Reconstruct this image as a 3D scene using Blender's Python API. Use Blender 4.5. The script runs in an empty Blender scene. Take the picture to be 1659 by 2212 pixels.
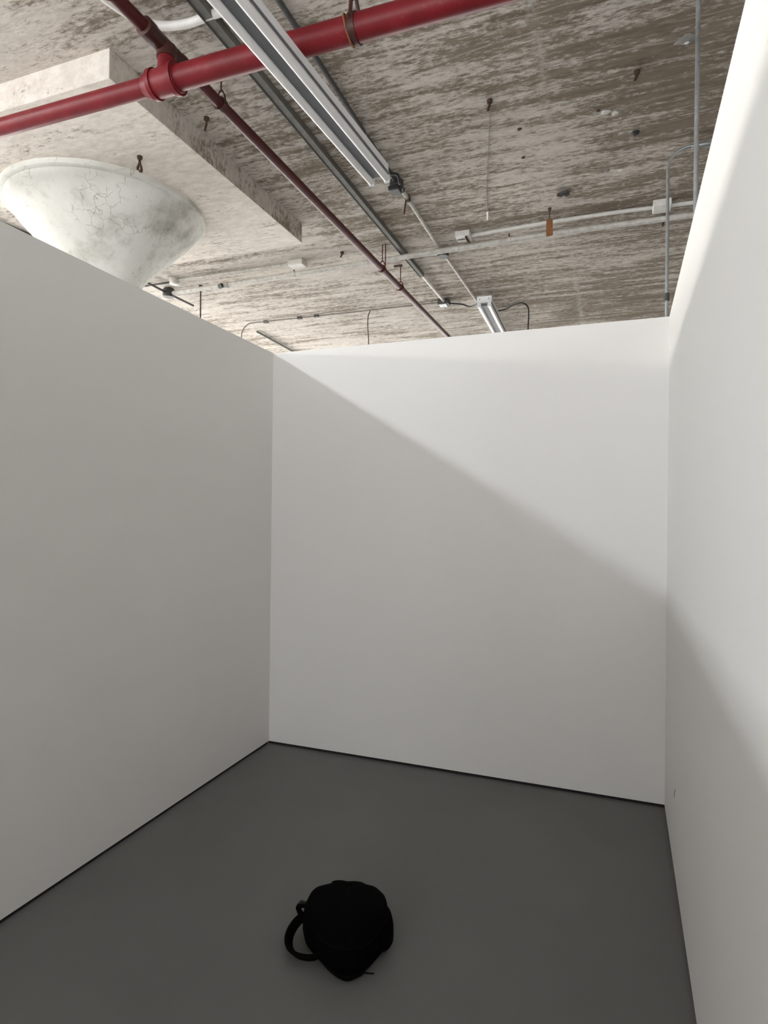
import bpy, bmesh, math, random
from mathutils import Vector, Matrix, noise as mnoise

random.seed(7)
SC = bpy.context.scene
COL = SC.collection

# ------------------------------------------------------------------ camera
W_PX, H_PX, F_PX = 1659.0, 2212.0, 1324.39
CAM_Z, YAW, PITCH, ROLL = 1.44957, -0.35915, 0.001232, 0.010914
cd = bpy.data.cameras.new('camera')
cd.sensor_fit = 'VERTICAL'
cd.sensor_height = 24.0
cd.lens = F_PX / H_PX * 24.0
cd.clip_start = 0.02
cam = bpy.data.objects.new('camera', cd)
COL.objects.link(cam)
SC.camera = cam
cy_, sy_ = math.cos(YAW), math.sin(YAW)
r0, f0, u0 = Vector((cy_, -sy_, 0)), Vector((sy_, cy_, 0)), Vector((0, 0, 1))
fw = f0 * math.cos(PITCH) + u0 * math.sin(PITCH)
up = -f0 * math.sin(PITCH) + u0 * math.cos(PITCH)
rt = r0 * math.cos(ROLL) + up * math.sin(ROLL)
up = -r0 * math.sin(ROLL) + up * math.cos(ROLL)
m = Matrix.Identity(4)
for i in range(3):
    m[i][0], m[i][1], m[i][2] = rt[i], up[i], -fw[i]
m[2][3] = CAM_Z
cam.matrix_world = m

# ------------------------------------------------------------------ light levels
SC.view_settings.view_transform = 'Standard'
SC.view_settings.look = 'None'
SC.view_settings.gamma = 1.0
SC.view_settings.use_curve_mapping = False
SC.view_settings.exposure = -0.16
WINDOW_RADIANCE = 92.0      # daylight through the high strip windows of the hall
HIGH_FILL_RADIANCE = 5.0        # unseen high windows, added behind the booth as fill light
EAST_FILL_RADIANCE = 0.4        # unseen east windows, added as weak fill light
NORTH_FILL_RADIANCE = 20.0       # unseen low windows, added beyond the back wall to brighten the ceiling
SOUTH_FILL_RADIANCE = 14.0       # unseen low windows, added to send fill light through the booth doorway
LOW_FILL_RADIANCE = 8.2          # unseen low west windows, added as fill light below the booth wall tops
TUBE_RADIANCE = 100.0       # the one row of tubes that is switched on
world = bpy.data.worlds.new('world')
SC.world = world
world.use_nodes = True
bg = world.node_tree.nodes['Background']
bg.inputs[0].default_value = (0.75, 0.85, 1.0, 1)
bg.inputs[1].default_value = 0.3

# ------------------------------------------------------------------ materials
def mat(name):
    m = bpy.data.materials.new(name)
    m.use_nodes = True
    nt = m.node_tree
    return m, nt, nt.nodes['Principled BSDF']

def N(nt, typ, **kw):
    n = nt.nodes.new(typ)
    for k, v in kw.items():
        if k in n.inputs.keys() if isinstance(k, str) else False:
            n.inputs[k].default_value = v
        else:
            setattr(n, k, v)
    return n

def noise(nt, vec, scale, detail=4.0, rough=0.55, dist=0.0):
    n = nt.nodes.new('ShaderNodeTexNoise')
    n.inputs['Scale'].default_value = scale
    n.inputs['Detail'].default_value = detail
    n.inputs['Roughness'].default_value = rough
    n.inputs['Distortion'].default_value = dist
    if vec is not None:
        nt.links.new(vec, n.inputs['Vector'])
    return n.outputs['Fac']

def coords(nt, scale=(1, 1, 1), loc=(0, 0, 0)):
    tc = nt.nodes.new('ShaderNodeTexCoord')
    mp = nt.nodes.new('ShaderNodeMapping')
    mp.inputs['Scale'].default_value = scale
    mp.inputs['Location'].default_value = loc
    nt.links.new(tc.outputs['Object'], mp.inputs['Vector'])
    return mp.outputs['Vector']

def ramp(nt, fac, stops, interp='LINEAR'):
    r = nt.nodes.new('ShaderNodeValToRGB')
    r.color_ramp.interpolation = interp
    els = r.color_ramp.elements
    while len(els) < len(stops):
        els.new(0.5)
    for e, (p, c) in zip(els, stops):
        e.position = p
        e.color = (c, c, c, 1) if isinstance(c, (int, float)) else (*c, 1)
    nt.links.new(fac, r.inputs['Fac'])
    return r.outputs['Color']

def math_(nt, op, a, b=None, clamp=False):
    n = nt.nodes.new('ShaderNodeMath')
    n.operation = op
    n.use_clamp = clamp
    for i, v in enumerate((a, b)):
        if v is None:
            continue
        if isinstance(v, (int, float)):
            n.inputs[i].default_value = v
        else:
            nt.links.new(v, n.inputs[i])
    return n.outputs[0]

def mix(nt, fac, a, b, blend='MIX'):
    n = nt.nodes.new('ShaderNodeMix')
    n.data_type = 'RGBA'
    n.blend_type = blend
    for idx, v in ((0, fac), (6, a), (7, b)):
        if isinstance(v, (int, float)):
            n.inputs[idx].default_value = v
        elif isinstance(v, tuple):
            n.inputs[idx].default_value = (*v, 1)
        else:
            nt.links.new(v, n.inputs[idx])
    return n.outputs[2]

def bump(nt, bsdf, height, strength, dist):
    b = nt.nodes.new('ShaderNodeBump')
    b.inputs['Strength'].default_value = strength
    b.inputs['Distance'].default_value = dist
    nt.links.new(height, b.inputs['Height'])
    nt.links.new(b.outputs['Normal'], bsdf.inputs['Normal'])

def simple(name, col, rough=0.5, metal=0.0, var=0.15, scale=30.0, bmp=0.0, spec=0.5):
    m, nt, b = mat(name)
    v = coords(nt)
    f = noise(nt, v, scale, 5, 0.6)
    lo = tuple(c * (1 - var) for c in col)
    hi = tuple(min(1, c * (1 + var)) for c in col)
    nt.links.new(ramp(nt, f, [(0.3, lo), (0.7, hi)]), b.inputs['Base Color'])
    b.inputs['Roughness'].default_value = rough
    b.inputs['Metallic'].default_value = metal
    b.inputs['Specular IOR Level'].default_value = spec
    if bmp:
        bump(nt, b, f, bmp, 0.002)
    return m

def m_wall():
    m, nt, b = mat('white_wall_paint')
    v = coords(nt)
    f = noise(nt, v, 1.1, 3)
    nt.links.new(ramp(nt, f, [(0.3, (0.885, 0.875, 0.86)), (0.7, (0.90, 0.89, 0.875))]), b.inputs['Base Color'])
    b.inputs['Roughness'].default_value = 0.6
    b.inputs['Specular IOR Level'].default_value = 0.3
    bump(nt, b, noise(nt, v, 240, 3), 0.05, 0.001)
    return m

def m_floor():
    m, nt, b = mat('grey_floor_paint')
    v = coords(nt)
    f = noise(nt, v, 1.4, 6, 0.6)
    nt.links.new(ramp(nt, f, [(0.3, (0.152, 0.153, 0.151)), (0.7, (0.173, 0.174, 0.172))]), b.inputs['Base Color'])
    b.inputs['Roughness'].default_value = 0.55
    b.inputs['Specular IOR Level'].default_value = 0.35
    bump(nt, b, noise(nt, v, 90, 4), 0.06, 0.001)
    return m

def m_ceiling(name, bare_amount, sx=1.6, sy=11.0, seams=True, pale=1.0):
    """board-marked concrete under worn pale paint: the wear follows the boards (along x)"""
    m, nt, b = mat(name)
    v = coords(nt)
    vs = coords(nt, (sx, sy, 4.0))
    vf = coords(nt, (16.0, 44.0, 20.0))
    vb = coords(nt, (0.12, 6.6, 1.0))
    streak = noise(nt, vs, 1.0, 7, 0.72, 0.25)
    fine = noise(nt, vf, 1.0, 5, 0.75)
    board = noise(nt, vb, 1.0, 2, 0.5)
    big = noise(nt, v, 0.7, 4, 0.6)
    s = math_(nt, 'ADD', math_(nt, 'MULTIPLY', streak, 0.44), math_(nt, 'MULTIPLY', fine, 0.42))
    s = math_(nt, 'ADD', s, math_(nt, 'MULTIPLY', board, 0.14))
    s = math_(nt, 'ADD', s, math_(nt, 'MULTIPLY', math_(nt, 'SUBTRACT', big, 0.5), 0.22))
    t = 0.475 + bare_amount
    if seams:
        # paint more worn towards the right; the darkening also paints in light falloff
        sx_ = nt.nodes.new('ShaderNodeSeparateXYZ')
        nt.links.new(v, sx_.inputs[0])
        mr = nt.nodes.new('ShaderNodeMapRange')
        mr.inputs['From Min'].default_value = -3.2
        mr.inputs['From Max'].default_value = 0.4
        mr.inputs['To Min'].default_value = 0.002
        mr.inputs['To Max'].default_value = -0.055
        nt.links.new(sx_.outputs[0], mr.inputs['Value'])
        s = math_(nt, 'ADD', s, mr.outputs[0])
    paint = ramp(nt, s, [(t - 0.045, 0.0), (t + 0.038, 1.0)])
    bare = ramp(nt, noise(nt, vs, 2.3, 5, 0.7), [(0.25, (0.135, 0.106, 0.078)), (0.5, (0.212, 0.172, 0.131)), (0.8, (0.31, 0.262, 0.21))])
    pcol = ramp(nt, noise(nt, vf, 0.6, 5, 0.75), [(0.3, (0.45, 0.408, 0.36)), (0.62, (0.62, 0.576, 0.525))])
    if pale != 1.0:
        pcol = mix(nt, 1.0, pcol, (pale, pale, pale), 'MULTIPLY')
    c = mix(nt, paint, bare, pcol)
    if seams:
        # pale rough grout lines between the form panels, running along y
        sep = nt.nodes.new('ShaderNodeSeparateXYZ')
        nt.links.new(v, sep.inputs[0])
        wob = math_(nt, 'MULTIPLY', math_(nt, 'SUBTRACT', noise(nt, v, 6.0, 6, 0.75), 0.5), 0.16)
        for x0, w in ((-0.41, 0.045), (-2.17, 0.03)):
            d = math_(nt, 'ABSOLUTE', math_(nt, 'ADD', math_(nt, 'SUBTRACT', sep.outputs[0], x0), wob))
            k = math_(nt, 'SUBTRACT', 1.0, math_(nt, 'DIVIDE', d, w), True)
            k = math_(nt, 'MULTIPLY', k, ramp(nt, noise(nt, v, 9.0, 6, 0.75), [(0.42, 0.0), (0.6, 0.9)]), True)
            c = mix(nt, k, c, (0.46, 0.43, 0.39) if x0 == -0.41 else (0.24, 0.20, 0.16))
    # thin ridges left between the form boards
    sp = nt.nodes.new('ShaderNodeSeparateXYZ')
    nt.links.new(v, sp.inputs[0])
    yy = math_(nt, 'ADD', math_(nt, 'MULTIPLY', sp.outputs[1], 7.0), math_(nt, 'MULTIPLY', noise(nt, coords(nt, (1.3, 1.3, 1.0)), 1.0, 3), 1.2))
    fr = math_(nt, 'ABSOLUTE', math_(nt, 'SUBTRACT', math_(nt, 'FRACT', yy), 0.5))
    ridge = math_(nt, 'MULTIPLY', math_(nt, 'SUBTRACT', 1.0, math_(nt, 'DIVIDE', fr, 0.06), True),
                  ramp(nt, noise(nt, coords(nt, (1.1, 7.0, 1.0), (3.0, 1.0, 0.0)), 1.0, 5, 0.7), [(0.46, 0.0), (0.62, 1.0)]))
    c = mix(nt, math_(nt, 'MULTIPLY', ridge, 0.55), c, (0.56, 0.52, 0.46))
    nt.links.new(c, b.inputs['Base Color'])
    b.inputs['Roughness'].default_value = 0.9
    b.inputs['Specular IOR Level'].default_value = 0.15
    h = math_(nt, 'ADD', math_(nt, 'MULTIPLY', paint, 0.5), math_(nt, 'ADD', streak, fine))
    h = math_(nt, 'ADD', h, math_(nt, 'MULTIPLY', ridge, -0.6))
    bump(nt, b, h, 0.5, 0.006)
    return m

def m_capital():
    m, nt, b = mat('cracked_white_plaster')
    v = coords(nt)
    stain = noise(nt, v, 2.6, 7, 0.65)
    c = ramp(nt, stain, [(0.30, (0.33, 0.315, 0.275)), (0.47, (0.60, 0.595, 0.555)), (0.75, (0.70, 0.695, 0.655))])
    speck = ramp(nt, noise(nt, v, 34, 5, 0.7), [(0.22, 0.55), (0.38, 1.0)])
    c = mix(nt, 1.0, c, speck, 'MULTIPLY')
    vo = nt.nodes.new('ShaderNodeTexVoronoi')
    vo.feature = 'DISTANCE_TO_EDGE'
    vo.inputs['Scale'].default_value = 12.0
    vd = nt.nodes.new('ShaderNodeVectorMath')
    vd.operation = 'ADD'
    nz = nt.nodes.new('ShaderNodeTexNoise')
    nz.inputs['Scale'].default_value = 9
    nz.inputs['Detail'].default_value = 5
    nt.links.new(v, nz.inputs['Vector'])
    sc_ = nt.nodes.new('ShaderNodeVectorMath')
    sc_.operation = 'SCALE'
    sc_.inputs['Scale'].default_value = 0.14
    nt.links.new(nz.outputs['Color'], sc_.inputs[0])
    nt.links.new(v, vd.inputs[0])
    nt.links.new(sc_.outputs[0], vd.inputs[1])
    nt.links.new(vd.outputs[0], vo.inputs['Vector'])
    crack = ramp(nt, vo.outputs['Distance'], [(0.0, 0.0), (0.026, 1.0)])
    keep = ramp(nt, noise(nt, v, 3.3, 3), [(0.5, 1.0), (0.6, 0.0)])
    ck = math_(nt, 'MAXIMUM', crack, keep)
    c = mix(nt, ck, mix(nt, 1.0, c, (0.60, 0.58, 0.53), 'MULTIPLY'), c)
    nt.links.new(c, b.inputs['Base Color'])
    b.inputs['Roughness'].default_value = 0.75
    b.inputs['Specular IOR Level'].default_value = 0.25
    bump(nt, b, math_(nt, 'ADD', ck, noise(nt, v, 18, 6, 0.7)), 0.35, 0.004)
    return m

def m_red(name, col, dust, dcol=(0.30, 0.22, 0.20)):
    m, nt, b = mat(name)
    v = coords(nt)
    f = noise(nt, v, 24, 7, 0.7)
    g = noise(nt, v, 90, 4, 0.6)
    c = ramp(nt, noise(nt, v, 6, 5, 0.6), [(0.3, tuple(x * 0.75 for x in col)), (0.7, tuple(x * 1.2 for x in col))])
    geo = nt.nodes.new('ShaderNodeNewGeometry')
    d = ramp(nt, math_(nt, 'ADD', math_(nt, 'MULTIPLY', f, 0.7), math_(nt, 'MULTIPLY', g, 0.3)), [(0.56 - dust, 0.0), (0.78 - dust, 0.75)])
    c = mix(nt, d, c, dcol)
    nt.links.new(c, b.inputs['Base Color'])
    b.inputs['Roughness'].default_value = 0.45
    b.inputs['Specular IOR Level'].default_value = 0.3
    bump(nt, b, f, 0.15, 0.002)
    return m

def m_emit(name, col, strength):
    m = bpy.data.materials.new(name)
    m.use_nodes = True
    nt = m.node_tree
    nt.nodes.clear()
    o = nt.nodes.new('ShaderNodeOutputMaterial')
    e = nt.nodes.new('ShaderNodeEmission')
    e.inputs[0].default_value = (*col, 1)
    e.inputs[1].default_value = strength
    nt.links.new(e.outputs[0], o.inputs[0])
    return m

M = {
    'wall': m_wall(), 'floor': m_floor(),
    'hallwall': simple('hall_wall_plaster', (0.72, 0.71, 0.69), 0.8, var=0.06, scale=2),
    'gap': simple('black_gap_shade', (0.012, 0.012, 0.013), 0.8, scale=60),
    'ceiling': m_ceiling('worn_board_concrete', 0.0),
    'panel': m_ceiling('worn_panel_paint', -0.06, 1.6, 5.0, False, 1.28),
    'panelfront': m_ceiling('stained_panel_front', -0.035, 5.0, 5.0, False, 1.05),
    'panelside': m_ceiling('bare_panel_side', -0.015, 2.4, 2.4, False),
    'capital': m_capital(),
    'red': m_red('dusty_red_paint', (0.15, 0.0085, 0.013), -0.015, (0.26, 0.10, 0.095)),
    'darkred': m_red('dark_red_paint', (0.070, 0.008, 0.008), -0.03, (0.16, 0.09, 0.08)),
    'brownred': m_red('rusty_red_iron', (0.055, 0.018, 0.014), 0.02, (0.12, 0.08, 0.065)),
    'fixture': simple('white_enamel_sheet', (0.72, 0.73, 0.74), 0.32, var=0.05, scale=8),
    'fixgrey': simple('grey_sheet_metal', (0.13, 0.135, 0.145), 0.65, 0.0, 0.1, 9),
    'tube': simple('unlit_tube_glass', (0.74, 0.73, 0.72), 0.15, var=0.03, scale=6),
    'galv': simple('galvanised_steel', (0.33, 0.345, 0.35), 0.38, 0.55, 0.15, 40),
    'oldpaint': simple('painted_conduit', (0.46, 0.445, 0.41), 0.6, var=0.25, scale=22, bmp=0.2),
    'darkmetal': simple('dark_steel', (0.055, 0.055, 0.052), 0.6, 0.2, 0.3, 30),
    'channel': simple('dull_channel_steel', (0.12, 0.115, 0.10), 0.6, 0.1, 0.25, 14),
    'thinconduit': simple('brown_grey_conduit', (0.15, 0.135, 0.115), 0.6, 0.0, 0.2, 20),
    'mortar': simple('grey_mortar', (0.27, 0.26, 0.245), 0.9, 0.0, 0.3, 40, 0.3),
    'black': simple('black_rubber', (0.012, 0.012, 0.013), 0.55, scale=40),
    'rust': simple('dark_rust', (0.065, 0.034, 0.022), 0.85, 0.1, 0.5, 90, 0.4),
    'orange': simple('orange_rust', (0.19, 0.075, 0.025), 0.85, 0.0, 0.4, 110, 0.4),
    'whitepipe': simple('white_pipe_paint', (0.68, 0.66, 0.63), 0.5, var=0.1, scale=12),
    'box': simple('pale_box_paint', (0.60, 0.585, 0.55), 0.6, var=0.12, scale=26),
    'fabric': simple('black_nylon', (0.0018, 0.0018, 0.002), 0.9, var=0.3, scale=300, bmp=0.2, spec=0.04),
    'webbing': simple('black_webbing', (0.003, 0.0026, 0.0023), 0.9, var=0.3, scale=400, bmp=0.2, spec=0.05),
    'chip': simple('bare_plaster_chip', (0.85, 0.84, 0.82), 0.8, var=0.05, scale=90),
    'scuff': simple('dark_scuff', (0.10, 0.095, 0.09), 0.8, var=0.2, scale=90),
    'windowframe': simple('window_frame_paint', (0.3, 0.3, 0.29), 0.5, scale=12),
    'daylight': m_emit('daylight_pane', (1.0, 0.965, 0.90), WINDOW_RADIANCE),
    'highfill': m_emit('high_fill_pane', (0.97, 0.985, 1.0), HIGH_FILL_RADIANCE),
    'eastfill': m_emit('east_fill_pane', (0.97, 0.985, 1.0), EAST_FILL_RADIANCE),
    'southfill': m_emit('south_fill_pane', (0.97, 0.985, 1.0), SOUTH_FILL_RADIANCE),
    'northfill': m_emit('north_fill_pane', (1.0, 0.98, 0.94), NORTH_FILL_RADIANCE),
    'lowfill': m_emit('low_fill_pane', (0.97, 0.985, 1.0), LOW_FILL_RADIANCE),
    'lamp': m_emit('lit_tube', (0.93, 0.98, 1.0), TUBE_RADIANCE),
}

# ------------------------------------------------------------------ mesh helpers
class MB:
    """collects shapes in world coordinates; build() links them as ONE mesh object"""
    def __init__(self):
        self.v, self.f = [], []

    def add(self, vs, fs):
        o = len(self.v)
        self.v += [Vector(p) for p in vs]
        self.f += [tuple(i + o for i in q) for q in fs]
        return self

    def box(self, lo, hi):
        x0, y0, z0 = lo
        x1, y1, z1 = hi
        return self.add([(x0, y0, z0), (x1, y0, z0), (x1, y1, z0), (x0, y1, z0), (x0, y0, z1), (x1, y0, z1), (x1, y1, z1), (x0, y1, z1)],
                        [(0, 3, 2, 1), (4, 5, 6, 7), (0, 1, 5, 4), (1, 2, 6, 5), (2, 3, 7, 6), (3, 0, 4, 7)])

    def prism(self, poly, z0, z1):
        n = len(poly)
        vs = [(x, y, z0) for x, y in poly] + [(x, y, z1) for x, y in poly]
        return self.add(vs, [tuple(range(n))[::-1], tuple(range(n, 2 * n))] + [(i, (i + 1) % n, n + (i + 1) % n, n + i) for i in range(n)])

    def tube(self, pts, r, n=14, cap=True):
        pts = [Vector(p) for p in pts]
        rr = r if isinstance(r, (list, tuple)) else [r] * len(pts)
        t0 = (pts[1] - pts[0]).normalized()
        ref = Vector((0, 0, 1)) if abs(t0.z) < 0.9 else Vector((1, 0, 0))
        nv = t0.cross(ref).normalized()
        vs, fs = [], []
        for i, p in enumerate(pts):
            if i == 0:
                t = pts[1] - pts[0]
            elif i == len(pts) - 1:
                t = pts[-1] - pts[-2]
            else:
                t = (pts[i + 1] - p).normalized() + (p - pts[i - 1]).normalized()
            t.normalize()
            nv = (nv - t * nv.dot(t)).normalized()
            bv = t.cross(nv)
            for k in range(n):
                a = 2 * math.pi * k / n
                vs.append(p + (nv * math.cos(a) + bv * math.sin(a)) * rr[i])
        for i in range(len(pts) - 1):
            for k in range(n):
                a, b = i * n + k, i * n + (k + 1) % n
                fs.append((a, b, b + n, a + n))
        if cap:
            fs.append(tuple(range(n))[::-1])
            fs.append(tuple(range((len(pts) - 1) * n, len(pts) * n)))
        return self.add(vs, fs)

    def lathe(self, prof, c, n=48, axis='z'):
        vs, fs = [], []
        for (r, h) in prof:
            for k in range(n):
                a = 2 * math.pi * k / n
                if axis == 'z':
                    vs.append((c[0] + r * math.cos(a), c[1] + r * math.sin(a), c[2] + h))
                elif axis == 'x':
                    vs.append((c[0] + h, c[1] + r * math.cos(a), c[2] + r * math.sin(a)))
                else:
                    vs.append((c[0] + r * math.sin(a), c[1] + h, c[2] + r * math.cos(a)))
        for i in range(len(prof) - 1):
            for k in range(n):
                a, b = i * n + k, i * n + (k + 1) % n
                fs.append((a, b, b + n, a + n))
        fs.append(tuple(range(n))[::-1])
        fs.append(tuple(range((len(prof) - 1) * n, len(prof) * n)))
        return self.add(vs, fs)

    def band(self, c, axis, r_in, r_out, w, n=28):
        """a flat ring (strap, collar) round a pipe; axis is the pipe's direction"""
        ax = Vector(axis).normalized()
        ref = Vector((0, 0, 1)) if abs(ax.z) < 0.9 else Vector((1, 0, 0))
        a1 = ax.cross(ref).normalized()
        a2 = ax.cross(a1)
        c = Vector(c)
        vs, fs = [], []
        for k in range(n):
            a = 2 * math.pi * k / n
            d = a1 * math.cos(a) + a2 * math.sin(a)
            vs += [c + d * r_in - ax * w / 2, c + d * r_out - ax * w / 2, c + d * r_out + ax * w / 2, c + d * r_in + ax * w / 2]
        for k in range(n):
            a, b = 4 * k, 4 * ((k + 1) % n)
            for j in range(4):
                fs.append((a + j, a + (j + 1) % 4, b + (j + 1) % 4, b + j))
        return self.add(vs, fs)

    def build(self, name, material, parent=None, smooth=True, bevel=0.0, subsurf=0):
        off = parent_loc(parent)
        me = bpy.data.meshes.new(name)
        me.from_pydata([v - off for v in self.v], [], self.f)
        bm = bmesh.new()
        bm.from_mesh(me)
        bmesh.ops.recalc_face_normals(bm, faces=bm.faces)
        bm.to_mesh(me)
        bm.free()
        me.materials.append(M[material])
        o = bpy.data.objects.new(name, me)
        COL.objects.link(o)
        if parent is not None:
            o.parent = parent
        if bevel:
            md = o.modifiers.new('bevel', 'BEVEL')
            md.width = bevel
            md.segments = 2
            md.limit_method = 'ANGLE'
        if subsurf:
            md = o.modifiers.new('subsurf', 'SUBSURF')
            md.levels = md.render_levels = subsurf
        if smooth:
            me.polygons.foreach_set('use_smooth', [True] * len(me.polygons))
            if not subsurf:
                me.set_sharp_from_angle(angle=math.radians(38))
        return o

def parent_loc(p):
    v = Vector((0, 0, 0))
    while p is not None:
        v += p.location
        p = p.parent
    return v

def tag(o, label=None, cat=None, group=None, kind=None):
    for k, x in (('label', label), ('category', cat), ('group', group), ('kind', kind)):
        if x:
            o[k] = x
    return o

def thing(name, loc, label, cat, group=None):
    o = bpy.data.objects.new(name, None)
    o.empty_display_size = 0.1
    COL.objects.link(o)
    o.location = loc
    return tag(o, label, cat, group)

def struct(o):
    o['kind'] = 'structure'
    return o

def arc(c, r, a0, a1, ex, ey, n=8):
    c, ex, ey = Vector(c), Vector(ex), Vector(ey)
    return [c + ex * (r * math.cos(a0 + (a1 - a0) * i / n)) + ey * (r * math.sin(a0 + (a1 - a0) * i / n)) for i in range(n + 1)]

def smooth_path(pts, n=8):
    """Catmull-Rom through the points"""
    P = [Vector(p) for p in pts]
    P = [P[0] * 2 - P[1]] + P + [P[-1] * 2 - P[-2]]
    out = []
    for i in range(1, len(P) - 2):
        a, b, c, d = P[i - 1], P[i], P[i + 1], P[i + 2]
        for k in range(n):
            t = k / n
            out.append(0.5 * ((2 * b) + (c - a) * t + (2 * a - 5 * b + 4 * c - d) * t * t + (3 * b - a - 3 * c + d) * t ** 3))
    out.append(P[-2])
    return out

# ------------------------------------------------------------------ the hall
CZ = 3.95                                       # underside of the slab
HX0, HX1, HY0, HY1 = -8.0, 5.0, -5.5, 13.0
struct(MB().box((HX0 - 0.3, HY0 - 0.3, -0.2), (HX1 + 0.3, HY1 + 0.3, 0)).build('floor', 'floor', smooth=False))
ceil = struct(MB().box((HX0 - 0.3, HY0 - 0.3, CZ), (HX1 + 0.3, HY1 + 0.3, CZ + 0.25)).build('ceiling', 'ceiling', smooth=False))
dp = MB().prism([(-4.76, 2.57), (-2.58, 2.57), (-2.56, 4.72), (-2.585, 4.745), (-4.76, 4.72)], 3.785, CZ).build('ceiling_drop_panel', 'panel', None, smooth=False, bevel=0.004)
struct(dp)
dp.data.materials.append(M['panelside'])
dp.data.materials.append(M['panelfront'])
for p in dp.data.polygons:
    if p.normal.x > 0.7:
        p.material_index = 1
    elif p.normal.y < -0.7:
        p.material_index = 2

WIN_N = [0]
def window_wall(name, axis, face, out, span, rows):
    """a hall wall with rows of framed, unseen windows, most added as fill light. axis: 'x' wall runs along x; face = inner face, out = +1/-1 outward;
    rows = [(z0, z1, [(a, b), ...], pane material)]"""
    def bx(b, a0, a1, d0, d1, z0, z1):
        lo, hi = sorted((face + out * d0, face + out * d1))
        return b.box((a0, lo, z0), (a1, hi, z1)) if axis == 'x' else b.box((lo, a0, z0), (hi, a1, z1))
    w = MB()
    z = 0.0
    for (z0, z1, bays, pm) in rows:
        bx(w, span[0], span[1], 0, 0.3, z, z0)
        e = [span[0]] + [q for p in bays for q in p] + [span[1]]
        for i in range(0, len(e), 2):
            bx(w, e[i], e[i + 1], 0, 0.3, z0, z1)
        z = z1
    bx(w, span[0], span[1], 0, 0.3, z, CZ)
    struct(w.build(name, 'hallwall', smooth=False))
    for (z0, z1, bays, pm) in rows:
        for (a, b) in bays:
            f = MB()
            mid = (a + b) / 2
            for p in (a, mid - 0.02, b - 0.04):
                bx(f, p, p + 0.04, 0.06, 0.12, z0, z1)
            bx(f, a, b, 0.06, 0.12, z0, z0 + 0.02)
            bx(f, a, b, 0.06, 0.12, z1 - 0.02, z1)
            WIN_N[0] += 1
            o = struct(f.build('window_%d' % WIN_N[0], 'windowframe', smooth=False))
            for p, q in ((a + 0.04, mid - 0.02), (mid + 0.02, b - 0.04)):
                bx(MB(), p, q, 0.085, 0.095, z0 + 0.02, z1 - 0.02).build('pane', pm, o, smooth=False)
def bays(a, b, n, gap=0.3):
    w = (b - a - gap * (n + 1)) / n
    return [(a + gap + i * (w + gap), a + gap + i * (w + gap) + w) for i in range(n)]
LZ0, LZ1 = 0.9, 2.4  # rows of low windows added out of view for fill light
window_wall('wall_west', 'y', HX0, -1, (HY0, HY1), [(LZ0, LZ1, bays(2.2, HY1, 4), 'lowfill'), (2.96, 3.22, bays(-1.6, 12.6, 6), 'daylight')])
window_wall('wall_north', 'x', HY1, 1, (HX0, HX1), [(LZ0, LZ1, bays(HX0, -0.5, 4), 'northfill')])
window_wall('wall_east', 'y', HX1, 1, (HY0, HY1), [(LZ0, LZ1, bays(HY0, HY1, 4), 'eastfill')])
window_wall('wall_south', 'x', HY0, -1, (HX0, HX1), [(LZ0, 2.3, bays(HX0, HX1, 5), 'southfill'), (2.5, 3.8, bays(-5.0, HX1, 4), 'highfill')])

# ------------------------------------------------------------------ the white booth
BH, BT, GAP = 2.44, 0.07, 0.016
YB, YF = 3.344, -1.9                             # back wall face, open front
def lx(y): return -2.0072 + 0.01094 * (YB - y)
def rx(y): return 0.2474 - 0.01062 * (YB - y)
struct(MB().prism([(lx(YF), YF), (lx(YB), YB), (lx(YB) - BT, YB), (lx(YF) - BT, YF)], GAP, BH).build('wall_left', 'wall', smooth=False))
struct(MB().prism([(lx(YB) - BT, YB), (rx(YB) + BT, YB), (rx(YB) + BT, YB + BT), (lx(YB) - BT, YB + BT)], GAP, BH).build('wall_back', 'wall', smooth=False))
wr = struct(MB().prism([(rx(YF), YF), (rx(YF) + BT, YF), (rx(YB) + BT, YB), (rx(YB), YB)], GAP, BH).build('wall_right', 'wall', smooth=False))
# unseen front wall, added with a left doorway to shape the booth light
struct(MB().box((-1.05, YF - BT, 0), (rx(YF) + BT, YF, BH)).build('wall_front_added', 'wall', smooth=False))
RC = 0.007  # black strips under the walls paint the shade of the open gap
struct(MB().prism([(lx(YF) - RC, YF), (lx(YB) - RC, YB), (lx(YB) - BT + RC, YB), (lx(YF) - BT + RC, YF)], 0, GAP).build('gap_shade_left', 'gap', smooth=False))
struct(MB().prism([(lx(YB) - RC, YB + RC), (rx(YB) + RC, YB + RC), (rx(YB) + RC, YB + BT - RC), (lx(YB) - RC, YB + BT - RC)], 0, GAP).build('gap_shade_back', 'gap', smooth=False))
struct(MB().prism([(rx(YF) + RC, YF), (rx(YF) + BT - RC, YF), (rx(YB) + BT - RC, YB), (rx(YB) + RC, YB)], 0, GAP).build('gap_shade_right', 'gap', smooth=False))
def on_right(y, z, d=0.0): return (rx(y) - d, y, z)
def mark(name, pts, w, material):
    """a thin scratch lying on the right wall"""
    b = MB()
    n = len(pts)
    vs, fs = [], []
    for i, (y, z) in enumerate(pts):
        k = w * (0.35 + 0.65 * math.sin(math.pi * (i + 0.5) / n))
        vs += [on_right(y - k, z, -0.0005), on_right(y + k, z, -0.0005), on_right(y + k, z, 0.0006), on_right(y - k, z, 0.0006)]
    for i in range(n - 1):
        for j in range(4):
            a, c = 4 * i + j, 4 * i + (j + 1) % 4
            fs.append((a, c, c + 4, a + 4))
    fs += [(0, 1, 2, 3), tuple(range(4 * n - 4, 4 * n))]
    b.add(vs, fs).build(name, material, wr, smooth=False)
mark('scuff_mark', [(2.735, 0.345), (2.75, 0.33), (2.765, 0.312), (2.776, 0.295)], 0.007, 'scuff')
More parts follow.
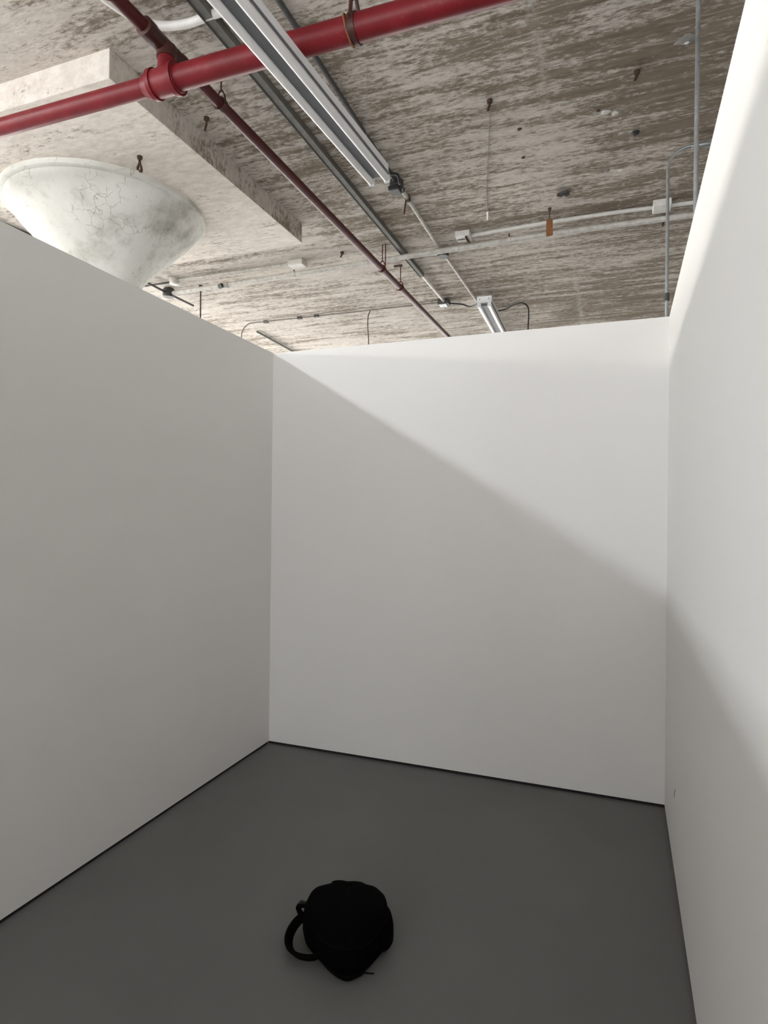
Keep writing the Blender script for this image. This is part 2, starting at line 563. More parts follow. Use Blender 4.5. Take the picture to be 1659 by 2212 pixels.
mark('paint_chip', [(2.862, 0.415), (2.83, 0.40), (2.80, 0.385), (2.78, 0.372)], 0.008, 'chip')

# ------------------------------------------------------------------ mushroom column
CX, CY = -3.735, 3.725
col = thing('mushroom_column', (CX, CY, 0), 'white mushroom column with flared cracked plaster capital behind left booth wall', 'column')
MB().lathe([(0.27, 0.0), (0.27, 0.12), (0.235, 0.14), (0.235, 3.16)], (CX, CY, 0), 64).build('shaft', 'capital', col)
prof = [(0.235, 3.14), (0.238, 3.17), (0.25, 3.21), (0.285, 3.27), (0.34, 3.335), (0.42, 3.42), (0.50, 3.50), (0.575, 3.58), (0.635, 3.645), (0.675, 3.695), (0.695, 3.725), (0.705, 3.745)]
MB().lathe(prof, (CX, CY, 0), 96).build('capital', 'capital', col)
MB().lathe([(0.705, 3.743), (0.728, 3.746), (0.735, 3.752), (0.737, 3.785)], (CX, CY, 0), 96).build('rim', 'capital', col)

# ------------------------------------------------------------------ red sprinkler pipes
MZ, MY = 3.55, 2.44
def my(x): return 2.412 + (x + 3.2) * 0.0125
TX = -2.075
mp = thing('sprinkler_main', (TX, my(TX), MZ), 'thick bright red sprinkler main pipe crossing under the concrete ceiling', 'pipe')
MB().tube([(-6.9, my(-6.9), MZ), (TX - 0.05, my(TX), MZ)], 0.0445, 28).build('small_pipe', 'red', mp)
MB().tube([(TX + 0.05, my(TX), MZ), (0.6, my(0.6), MZ), (3.0, my(3.0), MZ)], 0.056, 28).build('large_pipe', 'red', mp)
tee = MB().lathe([(0.046, -0.125), (0.052, -0.12), (0.058, -0.085), (0.064, -0.07), (0.064, 0.07), (0.060, 0.075)], (TX, my(TX), MZ), 32, 'x').build('tee_fitting', 'red', mp)
MB().tube([(TX, my(TX), MZ + 0.03), (TX, my(TX), MZ + 0.11)], 0.042, 24).build('tee_outlet', 'red', tee)
for dx, ro in ((-0.068, 0.071), (0.06, 0.075)):
    MB().band((TX + dx, my(TX), MZ), (1, 0.0125, 0), 0.05, ro, 0.022).build('tee_collar', 'red', tee)
def clevis(parent, c, axis, r, ztop, w=0.026, rod=0.006, material='brownred', yoke=0.05):
    c = Vector(c)
    MB().band(c, axis, r + 0.0005, r + 0.007, w).build('hanger_band', material, parent)
    b = MB()
    ax = Vector(axis).normalized()
    side = ax.cross(Vector((0, 0, 1))).normalized()
    for s in (-1, 1):
        b.tube([c + side * s * (r + 0.003) + Vector((0, 0, 0.0)), c + side * s * (r * 0.8) + Vector((0, 0, r + yoke * 0.4)), c + Vector((0, 0, r + yoke)) + side * s * 0.006], 0.009 if yoke > 0.06 else 0.005, 8)
    b.tube([c - side * (r + 0.016) + Vector((0, 0, 0.012)), c + side * (r + 0.016) + Vector((0, 0, 0.012))], 0.005, 8) if yoke > 0.06 else None
    b.build('hanger_yoke', material, parent)
    MB().tube([c + Vector((0, 0, r + yoke - 0.01)), (c.x, c.y, ztop)], rod, 8).build('hanger_rod', material, parent)
clevis(mp, (-1.075, my(-1.075), MZ), (1, 0.0125, 0), 0.056, CZ, 0.03, 0.011, 'brownred', 0.085)
w_ = MB().tube(smooth_path([(-1.112, my(-1.1) + 0.045, MZ + 0.07), (-1.108, my(-1.1) - 0.045, MZ + 0.04), (-1.098, my(-1.1) - 0.06, MZ - 0.01), (-1.09, my(-1.1) - 0.02, MZ - 0.062), (-1.085, my(-1.1) + 0.02, MZ - 0.066)], 5), 0.004, 8)
w_.build('tie_wire', 'orange', mp)

BZ = 3.72
def bx_(y): return -2.085 + (y - 2.4) * 0.0125
bp = thing('sprinkler_branch', (bx_(2.43), 2.43, BZ), 'thin dark red sprinkler branch pipe running away above the main', 'pipe')
MB().tube([(bx_(0.2), 0.2, BZ), (bx_(2.30), 2.30, BZ)], 0.031, 22).build('near_pipe', 'darkred', bp)
MB().tube([(bx_(2.50), 2.50, BZ), (bx_(9.5), 9.5, BZ)], 0.0295, 22).build('far_pipe', 'darkred', bp)
MB().lathe([(0.034, -0.155), (0.044, -0.15), (0.044, -0.10), (0.040, -0.09), (0.040, 0.09), (0.044, 0.10), (0.044, 0.14), (0.034, 0.145)], (bx_(2.43), 2.43, BZ), 28, 'y').build('cross_fitting', 'brownred', bp)
MB().tube([(TX, my(TX), 3.66), (TX, my(TX), BZ)], 0.047, 22).build('riser_collar', 'brownred', bp)
MB().band((bx_(2.06), 2.06, BZ), (0, 1, 0), 0.029, 0.039, 0.05).build('coupling', 'darkred', bp)
for y, mm, yk in ((2.875, 'brownred', 0.05), (5.34, 'darkred', 0.05), (5.84, 'darkred', 0.035)):
    clevis(bp, (bx_(y), y, BZ), (0.0125, 1, 0), 0.0295, CZ, 0.045 if y > 5 else 0.03, 0.005, mm, yk)
MB().tube([(bx_(5.34) + 0.03, 5.34, BZ + 0.03), (bx_(5.34) + 0.03, 5.34, CZ)], 0.005, 8).build('hanger_rod', 'darkred', bp)
MB().box((bx_(5.84) - 0.07, 5.825, CZ - 0.012), (bx_(5.84) + 0.015, 5.855, CZ)).build('ceiling_bracket', 'rust', bp, smooth=False)

# ------------------------------------------------------------------ fluorescent fixtures
def fixture(name, end, ang, length, zt, label, lit=False, sgn=-1, plate=False, k=1.0):
    """end = middle of the end we see, ang = turn from the y axis, sgn -1 runs towards the camera"""
    ex, ey = end
    t = thing(name, (ex, ey, zt), label, 'light fixture')
    a = math.radians(ang)
    d = Vector((math.sin(a), math.cos(a), 0)) * sgn
    s = Vector((math.cos(a), -math.sin(a), 0))
    def P(u, l, z): return Vector((ex, ey, 0)) + s * u + d * l + Vector((0, 0, z))
    def sect(poly, l0, l1):
        n = len(poly)
        return [P(u, l0, z) for u, z in poly] + [P(u, l1, z) for u, z in poly], \
               [tuple(range(n)), tuple(range(n, 2 * n))] + [(i, (i + 1) % n, n + (i + 1) % n, n + i) for i in range(n)]
    hw = 0.082
    P_ = P
    def P(u, l, z): return P_(u * k, l, zt + (z - zt) * k)
    MB().add(*sect([(-hw, zt + 0.026), (hw, zt + 0.026), (hw, zt + 0.036), (hw - 0.004, zt + 0.042), (hw - 0.004, zt + 0.086), (-hw + 0.004, zt + 0.086), (-hw + 0.004, zt + 0.042), (-hw, zt + 0.036)], 0.02, length)).build('housing', 'fixture', t, smooth=False, bevel=0.002)
    MB().add(*sect([(-0.033, zt + 0.002), (0.033, zt + 0.002), (0.036, zt + 0.027), (-0.036, zt + 0.027)], 0.035, length - 0.015)).build('ballast_cover', 'fixgrey', t, smooth=False, bevel=0.002)
    for u in (-1, 1):
        MB().tube([P(u * 0.058, 0.0, zt), P(u * 0.058, length, zt)], 0.024 * k, 20).build('tube', 'lamp' if lit else 'tube', t)
        MB().add(*sect([(u * hw - 0.002, zt + 0.019), (u * hw + 0.001, zt + 0.019), (u * hw + 0.001, zt + 0.03), (u * hw - 0.002, zt + 0.03)], 0.0, length)).build('shadow_line', 'fixgrey', t, smooth=False)  # dark strip painting the shadow line between tube and housing side
        for l in (0.0, length - 0.02):
            MB().add(*sect([(u * 0.058 - 0.02, zt - 0.024), (u * 0.058 + 0.02, zt - 0.024), (u * 0.058 + 0.02, zt + 0.027), (u * 0.058 - 0.02, zt + 0.027)], l - 0.006, l + 0.014)).build('socket', 'fixture', t, smooth=False, bevel=0.003)
    if plate:
        MB().add(*sect([(-hw, zt + 0.026), (hw, zt + 0.026), (hw, zt + 0.10), (-hw, zt + 0.10)], -0.004, 0.02)).build('end_plate', 'fixture', t, smooth=False, bevel=0.002)
        for u in (-0.05, 0.05):
            MB().tube([P(u, -0.005, zt + 0.068), P(u, 0.0, zt + 0.068)], 0.006, 10).build('knockout', 'fixgrey', t)
        MB().band(P(0.03, 0.01, zt + 0.118), d, 0.008, 0.012, 0.006, 14).build('hook', 'galv', t)
    for l in (0.18, length - 0.18):
        MB().tube([P(0, l, zt + 0.09), P_(0, l, CZ)], 0.0015 if k < 1 else 0.006, 8).build('hanger_rod', 'galv', t)
    return t
fixture('fluorescent_fixture', (-1.307, 3.348), 3.7, 2.44, 3.395, 'unlit twin tube fluorescent fixture nearest overhead, crossing under the red main', k=0.84)
fixture('fluorescent_fixture', (-1.375, 6.76), -1.6, 2.44, 3.77, 'small unlit twin tube fluorescent fixture with white end plate above the back wall', sgn=1, plate=True)
fixture('fluorescent_fixture', (-4.14, 1.55), 0.0, 2.44, 3.77, 'lit twin tube fluorescent fixture beyond the left booth wall, beside the column', lit=True)
fixture('fluorescent_fixture', (-4.14, -1.05), 0.0, 2.44, 3.77, 'lit twin tube fluorescent fixture beyond the left booth wall, farther from the column', lit=True)

# ------------------------------------------------------------------ raceways, conduits and boxes on the ceiling
ch = thing('ceiling_channel', (-1.92, 2.0, CZ), 'long dull grey steel channel along the ceiling left of the tube lights', 'channel')
MB().prism([(-1.965, 0.2), (-1.905, 0.2), (-1.875, 6.1), (-1.915, 6.1)], CZ - 0.045, CZ).build('channel_body', 'channel', ch, smooth=False, bevel=0.002)
MB().prism([(-1.969, 0.2), (-1.963, 0.2), (-1.913, 6.1), (-1.917, 6.1)], CZ - 0.05, CZ).build('channel_lip', 'darkmetal', ch, smooth=False)
MB().tube([(-1.895, 6.08, CZ - 0.022), (-1.885, 6.93, CZ - 0.022)], 0.016, 12).build('conduit_end', 'whitepipe', ch)
bxx = MB().box((-1.96, 6.92, CZ - 0.055), (-1.83, 7.03, CZ)).build('junction_box', 'darkmetal', ch, smooth=False, bevel=0.004)
MB().box((-1.945, 6.925, CZ - 0.062), (-1.86, 7.02, CZ - 0.055)).build('cover_plate', 'galv', bxx, smooth=False)

cc = thing('lamp_conduit', (-1.545, 4.36, CZ), 'thin worn conduit joining the two tube fixtures along the ceiling', 'conduit')
MB().tube([(-1.54, 0.4, CZ - 0.022), (-1.553, 4.30, CZ - 0.022)], 0.015, 12).build('near_conduit', 'darkmetal', cc)
MB().tube([(-1.548, 4.40, CZ - 0.022), (-1.552, 5.58, CZ - 0.022)], 0.015, 12).build('middle_conduit', 'oldpaint', cc)
MB().tube([(-1.545, 5.70, CZ - 0.022), (-1.52, 7.25, CZ - 0.022)], 0.014, 12).build('far_conduit', 'oldpaint', cc)
MB().lathe([(0.045, -0.07), (0.052, -0.065), (0.052, -0.001)], (-1.56, 4.345, CZ), 20).build('junction_box', 'darkmetal', cc)
MB().lathe([(0.05, -0.06), (0.056, -0.055), (0.056, -0.001)], (-1.548, 5.64, CZ), 8).build('junction_box', 'darkmetal', cc)
MB().tube([(-1.548, 4.40, CZ - 0.022), (-1.548, 4.45, CZ - 0.022)], 0.021, 10).build('connector', 'darkmetal', cc)
MB().tube([(-1.545, 5.70, CZ - 0.022), (-1.544, 5.74, CZ - 0.022)], 0.021, 10).build('connector', 'darkmetal', cc)
MB().band((-1.548, 4.58, CZ - 0.022), (0, 1, 0), 0.015, 0.021, 0.035, 14).build('pipe_clip', 'rust', cc)
MB().tube([(-1.56, 4.57, CZ - 0.04), (-1.585, 4.60, CZ - 0.13)], 0.007, 8).build('clip_tail', 'rust', cc)
MB().tube(smooth_path([(-1.545, 4.08, 3.86), (-1.49, 4.16, 3.89), (-1.50, 4.24, 3.87), (-1.53, 4.31, 3.91)]), 0.010, 10).build('lamp_whip', 'black', cc)
MB().box((-1.60, 4.27, CZ - 0.10), (-1.52, 4.36, CZ - 0.066)).build('cable_clamp', 'black', cc, smooth=False, bevel=0.006)

def cyx(x): return 5.60 + (x + 4.74) * -0.028 if x < -0.5 else 5.481 + (x + 0.5) * 0.03
cr = thing('cross_conduit', (-1.3, 5.5, CZ), 'thick pale grey conduit crossing the whole ceiling above the back wall', 'conduit')
XZ = CZ - 0.062
MB().tube([(-4.66, cyx(-4.66), XZ), (-4.0, cyx(-4.0), XZ)], 0.024, 16).build('left_conduit', 'oldpaint', cr)
MB().tube([(-3.92, cyx(-3.92), XZ), (-2.0, cyx(-2.0), XZ), (-0.5, cyx(-0.5), XZ), (1.6, cyx(1.6), XZ)], 0.024, 16).build('main_conduit', 'oldpaint', cr)
MB().lathe([(0.026, -0.05), (0.033, -0.045), (0.033, 0.045), (0.026, 0.05)], (-3.96, cyx(-3.96), XZ), 18, 'x').build('tee_fitting', 'oldpaint', cr)
MB().tube([(-3.975, cyx(-3.96), XZ), (-3.985, cyx(-3.96) - 0.055, XZ - 0.03)], 0.026, 16).build('tee_mouth', 'black', cr)
MB().lathe([(0.055, -0.10), (0.065, -0.09), (0.065, -0.02), (0.05, -0.001)], (-4.72, cyx(-4.72), CZ), 18).build('junction_box', 'darkmetal', cr)
MB().tube([(-4.69, 5.0, CZ - 0.07), (-4.72, cyx(-4.72), CZ - 0.06), (-4.735, 6.05, CZ - 0.05)], 0.012, 10).build('side_conduit', 'darkmetal', cr)
for x in (-3.1, -0.9, 0.9):
    MB().band((x, cyx(x), XZ), (1, 0, 0), 0.024, 0.029, 0.03, 16).build('strap', 'oldpaint', cr)
    MB().tube([(x, cyx(x), XZ + 0.024), (x, cyx(x), CZ - 0.001)], 0.006, 8).build('strap_rod', 'rust', cr)

c2 = thing('surface_conduit', (-0.4, 5.4, CZ), 'thin pale conduit with a square box at each end right of the tube lights', 'conduit')
MB().tube(smooth_path([(-1.22, 5.385, CZ - 0.02), (-0.95, 5.37, CZ - 0.018), (-0.53, 5.355, CZ - 0.018), (0.0, 5.36, CZ - 0.018), (0.30, 5.38, CZ - 0.018)]), 0.0165, 12).build('long_conduit', 'box', c2)
MB().tube([(0.38, 5.385, CZ - 0.018), (1.6, 5.43, CZ - 0.018)], 0.0165, 12).build('short_conduit', 'box', c2)
b1 = MB().box((-1.345, 5.29, CZ - 0.05), (-1.215, 5.43, CZ)).build('conduit_box', 'box', c2, smooth=False, bevel=0.006)
MB().box((-1.335, 5.355, CZ - 0.056), (-1.27, 5.367, CZ - 0.049)).build('cover_slot', 'black', b1, smooth=False)
MB().tube([(-1.25, 5.31, CZ - 0.05), (-1.25, 5.33, CZ - 0.062), (-1.247, 5.42, CZ - 0.06)], 0.010, 8).build('knockout', 'rust', b1)
MB().box((0.265, 5.28, CZ - 0.055), (0.40, 5.42, CZ)).build('conduit_box', 'box', c2, smooth=False, bevel=0.006)

c3 = thing('left_conduit', (-3.7, 5.4, CZ), 'short thin conduit with small boxes right of the column capital', 'conduit')
MB().tube([(-4.44, 5.39, CZ - 0.02), (-3.05, 5.40, CZ - 0.02)], 0.013, 12).build('conduit_run', 'oldpaint', c3)
MB().box((-3.06, 5.35, CZ - 0.055), (-2.90, 5.47, CZ)).build('conduit_box', 'box', c3, smooth=False, bevel=0.006)
MB().lathe([(0.042, -0.06), (0.05, -0.055), (0.05, 0.0)], (-4.47, 5.39, CZ), 16).build('round_box', 'box', c3)
MB().tube([(-4.50, 5.39, CZ - 0.03), (-5.1, 5.39, CZ - 0.03)], 0.01, 10).build('conduit_tail', 'darkmetal', c3)

c4 = thing('thin_conduit', (-3.2, 7.0, CZ), 'hair thin conduit far along the ceiling with a bend down at its left end', 'conduit')
pth = [(-1.96, 6.98, CZ - 0.015), (-3.5, 6.97, CZ - 0.015), (-4.45, 6.95, CZ - 0.015)] + arc((-4.50, 6.95, CZ - 0.175), 0.16, math.radians(80), math.radians(180), (1, 0, 0), (0, 0, 1), 7) + [(-4.66, 6.95, CZ - 0.75)]
MB().tube(pth, 0.007, 10).build('conduit_run', 'thinconduit', c4)
for x in (-3.56, -3.8, -4.3):
    MB().box((x - 0.03, 6.95, CZ - 0.03), (x + 0.03, 6.99, CZ)).build('clip', 'darkmetal', c4, smooth=False, bevel=0.003)

s1 = MB().tube([(-4.74, 3.15, 3.766), (-4.60, 4.25, 3.766)], 0.018, 10).build('dark_conduit', 'darkmetal')
tag(s1, 'dark conduit stretch seen between column capital and left wall top', 'conduit')
s2 = MB().tube([(-4.64, 7.30, CZ - 0.02), (-4.70, 8.9, CZ - 0.02)], 0.014, 10).build('dark_conduit', 'darkmetal')
tag(s2, 'short dark conduit at the far left end of the back wall top', 'conduit')

wb = thing('white_bent_pipe', (-2.1, 2.53, CZ), 'white bent pipe curving behind the dark red branch at the top', 'pipe')
MB().tube(smooth_path([(-2.36, 1.9, 3.925), (-2.345, 2.18, 3.925), (-2.32, 2.34, 3.925), (-2.27, 2.45, 3.925), (-2.19, 2.52, 3.925), (-2.06, 2.553, 3.925), (-1.90, 2.55, 3.925), (-1.62, 2.55, 3.925)], 8), 0.021, 16).build('bent_tube', 'whitepipe', wb)

v1 = thing('vertical_pipe', (0.348, 3.25, 0), 'tall straight galvanised pipe rising just behind the right booth wall', 'pipe')
MB().tube([(0.340, 3.25, 0.0), (0.352, 3.25, CZ)], 0.0105, 12).build('pipe_run', 'galv', v1)
MB().band((0.346, 3.25, 1.9), (0, 0, 1), 0.0105, 0.016, 0.04, 14).build('coupling', 'galv', v1)

v2 = thing('bent_conduit', (0.319, 4.55, 0), 'grey conduit dropping behind back wall corner with rounded bend at its top', 'conduit')
rb = 0.13
p2 = [(0.319, 4.55, 0.0), (0.318, 4.55, 3.925 - rb)] + arc((0.318 + rb, 4.55, 3.925 - rb), rb, math.pi, math.pi / 2, (1, 0, 0), (0, 0, 1), 8)[1:] + [(1.2, 4.58, 3.925)]
MB().tube(p2, 0.0105, 12).build('conduit_run', 'galv', v2)
MB().band((0.3185, 4.55, 2.93), (0, 0, 1), 0.0105, 0.018, 0.05, 14).build('coupling', 'darkmetal', v2)
MB().lathe([(0.012, -0.06), (0.0155, -0.055), (0.0155, 0.055), (0.012, 0.06)], (0.52, 4.556, 3.925), 12, 'x').build('bright_coupling', 'galv', v2)

# cables
cb = MB().tube(smooth_path([(-1.84, 6.98, 3.91), (-1.70, 7.02, 3.90), (-1.60, 7.02, 3.86), (-1.50, 6.90, 3.83), (-1.455, 6.80, 3.83)], 8), 0.009, 10).build('lamp_cable', 'black')
tag(cb, 'black cable from grey box to the far tube fixture', 'cable')
cb = MB().tube(smooth_path([(-1.35, 7.46, 3.92), (-1.25, 7.45, 3.93), (-1.13, 7.34, 3.935), (-1.03, 7.30, 3.93), (-0.975, 7.35, 3.89), (-0.97, 7.38, 3.80), (-0.975, 7.38, 3.66), (-0.98, 7.38, 3.45)], 8), 0.0085, 10).build('lamp_cable', 'black')
tag(cb, 'looping black cable hanging right of the far tube fixture', 'cable')
cb = MB().tube(smooth_path([(-2.83, 6.99, 3.945), (-2.86, 6.99, 3.87), (-2.865, 6.99, 3.75), (-2.85, 6.99, 3.55), (-2.855, 6.99, 3.35)], 8), 0.006, 8).build('hanging_cable', 'rust')
tag(cb, 'thin loose cable hanging down in front of the pale far ceiling', 'cable')
cb = thing('hanger_rod', (-4.325, 5.65, CZ), 'thin rusty rod hanging straight down near the column capital', 'rod')
MB().tube([(-4.325, 5.65, CZ), (-4.325, 5.65, 3.3)], 0.0075, 8).build('rod', 'rust', cb)
MB().lathe([(0.018, -0.03), (0.022, 0.0)], (-4.325, 5.65, CZ), 10).build('anchor', 'rust', cb)

# rusty hooks, anchors and the tag
def hook(loc, label, l=0.1, w=0.02, r=0.005, open_=True, z0=CZ):
    t = thing('ceiling_hook', (loc[0], loc[1], z0), label, 'hook')
    x, y = loc
    MB().lathe([(0.010, -0.022), (0.016, -0.018), (0.018, 0.0)], (x, y, z0), 10).build('anchor', 'rust', t)
    MB().tube([(x - w * 0.3, y, z0), (x - w * 0.35, y, z0 - l * 0.55)], r * 0.8, 8).build('shank', 'rust', t)
    MB().tube([(x + w * 0.35, y, z0), (x + w * 0.3, y, z0 - l * 0.55)], r * 0.8, 8).build('shank', 'rust', t)
    b = MB()
    b.tube(smooth_path([(x, y, z0 - l * 0.5), (x - w, y, z0 - l * 0.85), (x - w * 0.9, y, z0 - l * 0.98)], 5), r * 1.5, 8)
    if open_:
        b.tube(smooth_path([(x, y, z0 - l * 0.5), (x + w * 0.8, y, z0 - l * 0.9), (x + w * 0.9, y, z0 - l * 1.2), (x, y, z0 - l * 1.12)], 5), r * 1.5, 8)
    b.build('hook_end', 'rust', t)
hook((-2.956, 3.212), 'rusty open hook hanging at the rim of the column capital', 0.085, 0.016, 0.0055, True, 3.785)
hook((-2.45, 3.24), 'rusty twin hook beside the edge of the drop panel', 0.085, 0.010, 0.005, False)
hook((-0.729, 3.68), 'dark rusty stub hook on bare ceiling under the red main', 0.062, 0.008, 0.006, False)
hook((0.096, 3.715), 'dark rusty stub hook on dark ceiling near the right wall', 0.05, 0.008, 0.006, False)
hook((-2.472, 5.36), 'tiny rusty hook between the red branch and the pale box', 0.05, 0.012, 0.005, False)
hook((0.362, 5.60), 'small rusty hook under the conduits beside the bent conduit', 0.085, 0.006, 0.006, False)

tg = thing('rusty_tag', (-0.518, 5.15, CZ), 'orange rusty tag hanging on a wire by the pale conduits', 'tag')
MB().lathe([(0.010, -0.02), (0.016, 0.0)], (-0.518, 5.15, CZ), 10).build('anchor', 'rust', tg)
MB().tube([(-0.518, 5.15, CZ - 0.01), (-0.517, 5.15, CZ - 0.085)], 0.004, 8).build('wire', 'darkmetal', tg)
MB().add([(-0.526 + dx, 5.15 + dy, CZ + dz) for dy in (-0.004, 0.004) for dx, dz in ((0, -0.08), (0.018, -0.08), (0.034, -0.10), (0.036, -0.215), (0.03, -0.225), (-0.018, -0.225), (-0.016, -0.10))],
         [tuple(range(7)), tuple(range(7, 14))] + [(i, (i + 1) % 7, 7 + (i + 1) % 7, 7 + i) for i in range(7)]).build('plate', 'orange', tg, smooth=False)

pl = thing('ceiling_plug', (-0.40, 4.94, CZ), 'broken dark plug in the ceiling above the orange tag', 'plug')
MB().lathe([(0.024, -0.025), (0.036, -0.018), (0.04, 0.0)], (-0.385, 4.94, CZ), 12).build('plug_body', 'darkmetal', pl)
MB().tube([(-0.44, 4.93, CZ - 0.012), (-0.40, 4.935, CZ - 0.02)], 0.012, 8).build('plug_stub', 'rust', pl)
pg = MB().lathe([(0.012, -0.02), (0.02, -0.012), (0.026, 0.0)], (0.106, 4.31, CZ), 12).build('ceiling_anchor', 'black')
tag(pg, 'small black anchor left of the bent conduit on dark ceiling', 'anchor')
wi = thing('ceiling_wire', (-0.729, 3.7, CZ), 'thin wire lying along the ceiling below the dark stub hook', 'wire')
MB().tube(smooth_path([(-0.729, 3.70, CZ - 0.006), (-0.80, 4.03, CZ - 0.004), (-0.86, 4.30, CZ - 0.006), (-0.95, 4.72, CZ - 0.004), (-1.0, 5.02, CZ - 0.006)], 8), 0.0022, 8).build('strand', 'thinconduit', wi)
MB().tube([(-1.0, 5.02, CZ - 0.008), (-1.02, 5.13, CZ - 0.02)], 0.009, 8).build('white_end', 'whitepipe', wi)

# lumps of old mortar and chipped paint left on the slab
def lump(x, y, r, h, material, seed):
    rnd = random.Random(seed)
    n = 18
    rim = [1 + rnd.uniform(-0.28, 0.28) for _ in range(n)]
    vs, fs = [], []
    for (s_, z) in ((1.0, 0.0), (0.8, h * 0.7), (0.35, h)):
        for k_ in range(n):
            a = 2 * math.pi * k_ / n
            vs.append((x + r * s_ * rim[k_] * math.cos(a), y + 0.7 * r * s_ * rim[(k_ * 5) % n] * math.sin(a), CZ - z))
    for i in range(2):
        for k_ in range(n):
            a, b = i * n + k_, i * n + (k_ + 1) % n
            fs.append((a, b, b + n, a + n))
    fs += [tuple(range(n)), tuple(range(2 * n, 3 * n))]
    MB().add(vs, fs).build('mortar_lump', material, ceil)
for i, (x, y, r, h, mm) in enumerate([(0.33, 3.56, 0.055, 0.006, 'mortar'), (0.335, 3.575, 0.014, 0.012, 'box'), (-0.075, 4.03, 0.030, 0.012, 'box'),
                                      (-0.02, 4.06, 0.022, 0.010, 'box'), (-0.115, 4.00, 0.012, 0.008, 'rust'), (0.02, 4.75, 0.02, 0.008, 'box'),
                                      (-0.60, 4.02, 0.014, 0.010, 'rust'), (-0.08, 4.72, 0.022, 0.008, 'mortar'), (-0.62, 4.35, 0.012, 0.010, 'rust')]):
    lump(x, y, r, h, mm, 40 + i)

# ------------------------------------------------------------------ backpack on the floor
BX, BY = -0.85, 1.90
bag = thing('backpack', (BX, BY, 0), 'small black backpack lying flat on the grey floor', 'backpack')
outline = [(-0.970, 2.015), (-0.946, 2.046), (-0.907, 2.064), (-0.835, 2.072), (-0.787, 2.046), (-0.745, 2.015), (-0.715, 1.978),
           (-0.690, 1.915), (-0.692, 1.853), (-0.705, 1.800), (-0.728, 1.755), (-0.765, 1.735), (-0.815, 1.742), (-0.870, 1.765),
           (-0.915, 1.795), (-0.955, 1.830), (-0.985, 1.872), (-0.998, 1.930), (-0.990, 1.980)]
def resample(poly, n):
    pts = smooth_path(list(poly) + [poly[0]], 6)[:-1] if len(poly[0]) == 3 else smooth_path([(x, y, 0) for x, y in list(poly) + [poly[0]]], 6)[:-1]
    L = [0]
    for i in range(len(pts)):
        L.append(L[-1] + (pts[(i + 1) % len(pts)] - pts[i]).length)
    out = []
    j = 0
    for k in range(n):
        t = L[-1] * k / n
        while L[j + 1] < t:
            j += 1
        f = (t - L[j]) / (L[j + 1] - L[j])
        out.append(pts[j].lerp(pts[(j + 1) % len(pts)], f))
    return out
NR = 72
ring0 = resample(outline, NR)
cen = Vector((sum(p.x for p in ring0) / NR, sum(p.y for p in ring0) / NR, 0))
def pillow(levels, wob=0.006, seed=0.0, ring=None):
    ring = ring or ring0
    n = len(ring)
    c = Vector((sum(p.x for p in ring) / n, sum(p.y for p in ring) / n, 0))
    vs, fs = [], []
    for li, (s, z) in enumerate(levels):
        for p in ring:
            d = p - c
            q = c + d * s
            w = mnoise.noise(Vector((q.x * 11 + seed, q.y * 11, z * 14 + seed))) * wob
            q = q + d.normalized() * w * (1 if z > 0.004 else 0.3)
            vs.append((q.x, q.y, max(0.0, z + (w * 0.9 if z > 0.05 else 0))))
    for i in range(len(levels) - 1):
        for k in range(n):
            a, b = i * n + k, i * n + (k + 1) % n
            fs.append((a, b, b + n, a + n))
    fs.append(tuple(range(n))[::-1])
    fs.append(tuple(range((len(levels) - 1) * n, len(levels) * n)))
    return MB().add(vs, fs)
pillow([(0.86, 0.0), (0.95, 0.012), (1.0, 0.035), (1.005, 0.062), (0.985, 0.085), (0.93, 0.105), (0.82, 0.118), (0.62, 0.126), (0.35, 0.130), (0.1, 0.131)]).build('body', 'fabric', bag)
pk = resample([(cen.x + (p.x - cen.x) * 0.62 + 0.045, cen.y + (p.y - cen.y) * 0.62 + 0.03) for p in ring0[::4]], 56)
pillow([(1.0, 0.095), (1.0, 0.110), (0.97, 0.121), (0.88, 0.128), (0.65, 0.133), (0.3, 0.135), (0.08, 0.135)], 0.005, 3.0, pk).build('front_pocket', 'fabric', bag)
zr = [cen + (p - cen) * 0.965 + Vector((0, 0, 0.095 + 0.004 * math.sin(i * 0.5))) for i, p in enumerate(ring0)]
MB().tube(zr[2:52], 0.0045, 8).build('zipper', 'webbing', bag)
zp = [Vector((p.x, p.y, 0.132)) for p in pk]
MB().tube([cen + Vector((0.045, 0.03, 0)) + (p - cen - Vector((0.045, 0.03, 0))) * 0.80 - Vector((0, 0, 0.001)) for p in zp[10:40]], 0.0035, 8).build('pocket_zipper', 'webbing', bag)
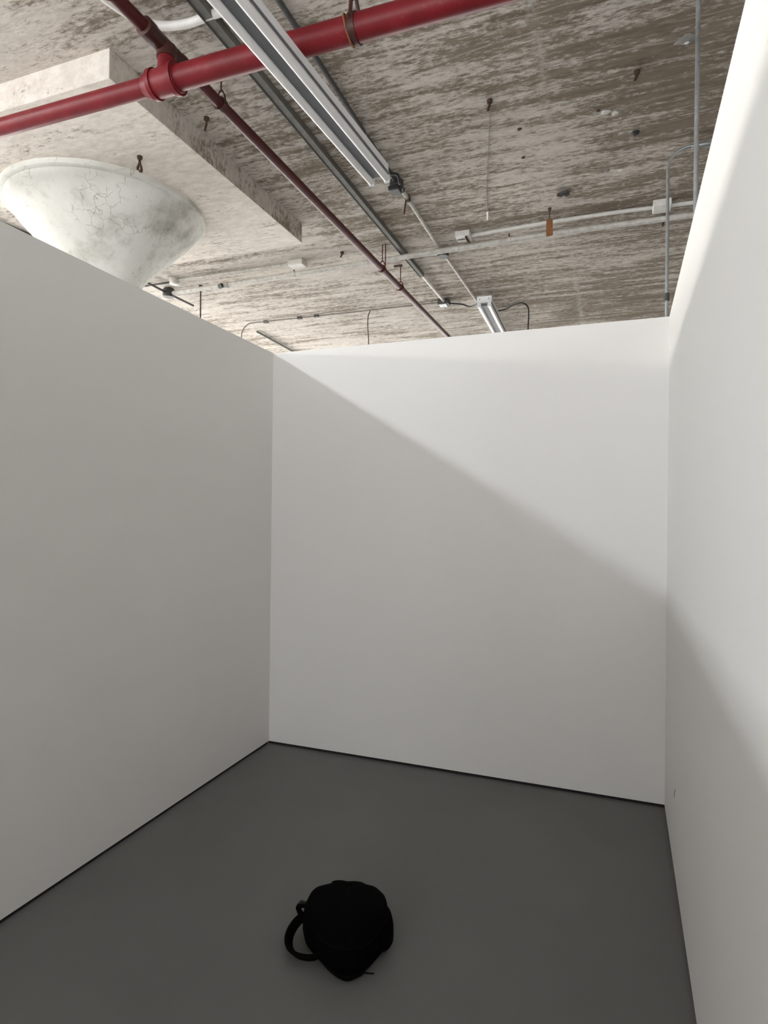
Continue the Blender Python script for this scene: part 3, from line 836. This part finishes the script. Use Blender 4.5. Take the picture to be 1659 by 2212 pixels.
def strap(pts, w, th, name, n=8):
    P = smooth_path(pts, n)
    vs, fs = [], []
    for i, p in enumerate(P):
        t = (P[min(i + 1, len(P) - 1)] - P[max(i - 1, 0)]).normalized()
        wd = Vector((0, 0, 1)) if abs(t.z) < 0.8 else Vector((1, 0, 0))
        wd = (wd - t * wd.dot(t)).normalized()
        wd = (wd * 0.75 + t.cross(wd) * 0.66).normalized()
        nn = t.cross(wd)
        vs += [p + wd * w / 2 + nn * th / 2, p - wd * w / 2 + nn * th / 2, p - wd * w / 2 - nn * th / 2, p + wd * w / 2 - nn * th / 2]
    for i in range(len(P) - 1):
        for j in range(4):
            a, b = 4 * i + j, 4 * i + (j + 1) % 4
            fs.append((a, b, b + 4, a + 4))
    fs += [(0, 1, 2, 3), tuple(range(4 * len(P) - 4, 4 * len(P)))]
    return MB().add(vs, fs).build(name, 'webbing', bag, bevel=0.002)
strap([(-0.945, 1.900, 0.060), (-0.995, 1.893, 0.048), (-1.010, 1.850, 0.034), (-1.000, 1.805, 0.026), (-0.974, 1.772, 0.022), (-0.935, 1.756, 0.022), (-0.885, 1.760, 0.028), (-0.845, 1.785, 0.045)], 0.030, 0.013, 'carry_handle')
strap([(-0.99, 1.90, 0.030), (-1.012, 1.905, 0.055), (-1.015, 1.900, 0.075), (-0.995, 1.895, 0.085), (-0.96, 1.90, 0.088)], 0.018, 0.006, 'shoulder_strap')
strap([(-0.89, 1.790, 0.020), (-0.85, 1.768, 0.014), (-0.80, 1.742, 0.012), (-0.755, 1.738, 0.012), (-0.722, 1.775, 0.012)], 0.024, 0.010, 'shoulder_strap')
strap([(-0.735, 1.790, 0.012), (-0.722, 1.786, 0.007), (-0.708, 1.790, 0.005), (-0.690, 1.796, 0.005)], 0.007, 0.003, 'strap_tail')
MB().tube([(-1.018, 1.905, 0.075), (-1.010, 1.912, 0.085), (-0.995, 1.915, 0.082)], 0.008, 8).build('buckle', 'black', bag)
pillow([(0.6, 0.02), (0.95, 0.028), (1.0, 0.05), (0.98, 0.075), (0.85, 0.09), (0.5, 0.095)], 0.004, 8.0,
       resample([(-0.765, 2.02), (-0.725, 2.005), (-0.690, 1.965), (-0.672, 1.925), (-0.672, 1.88), (-0.69, 1.86), (-0.72, 1.90), (-0.75, 1.97)], 40)).build('side_pocket', 'fabric', bag)
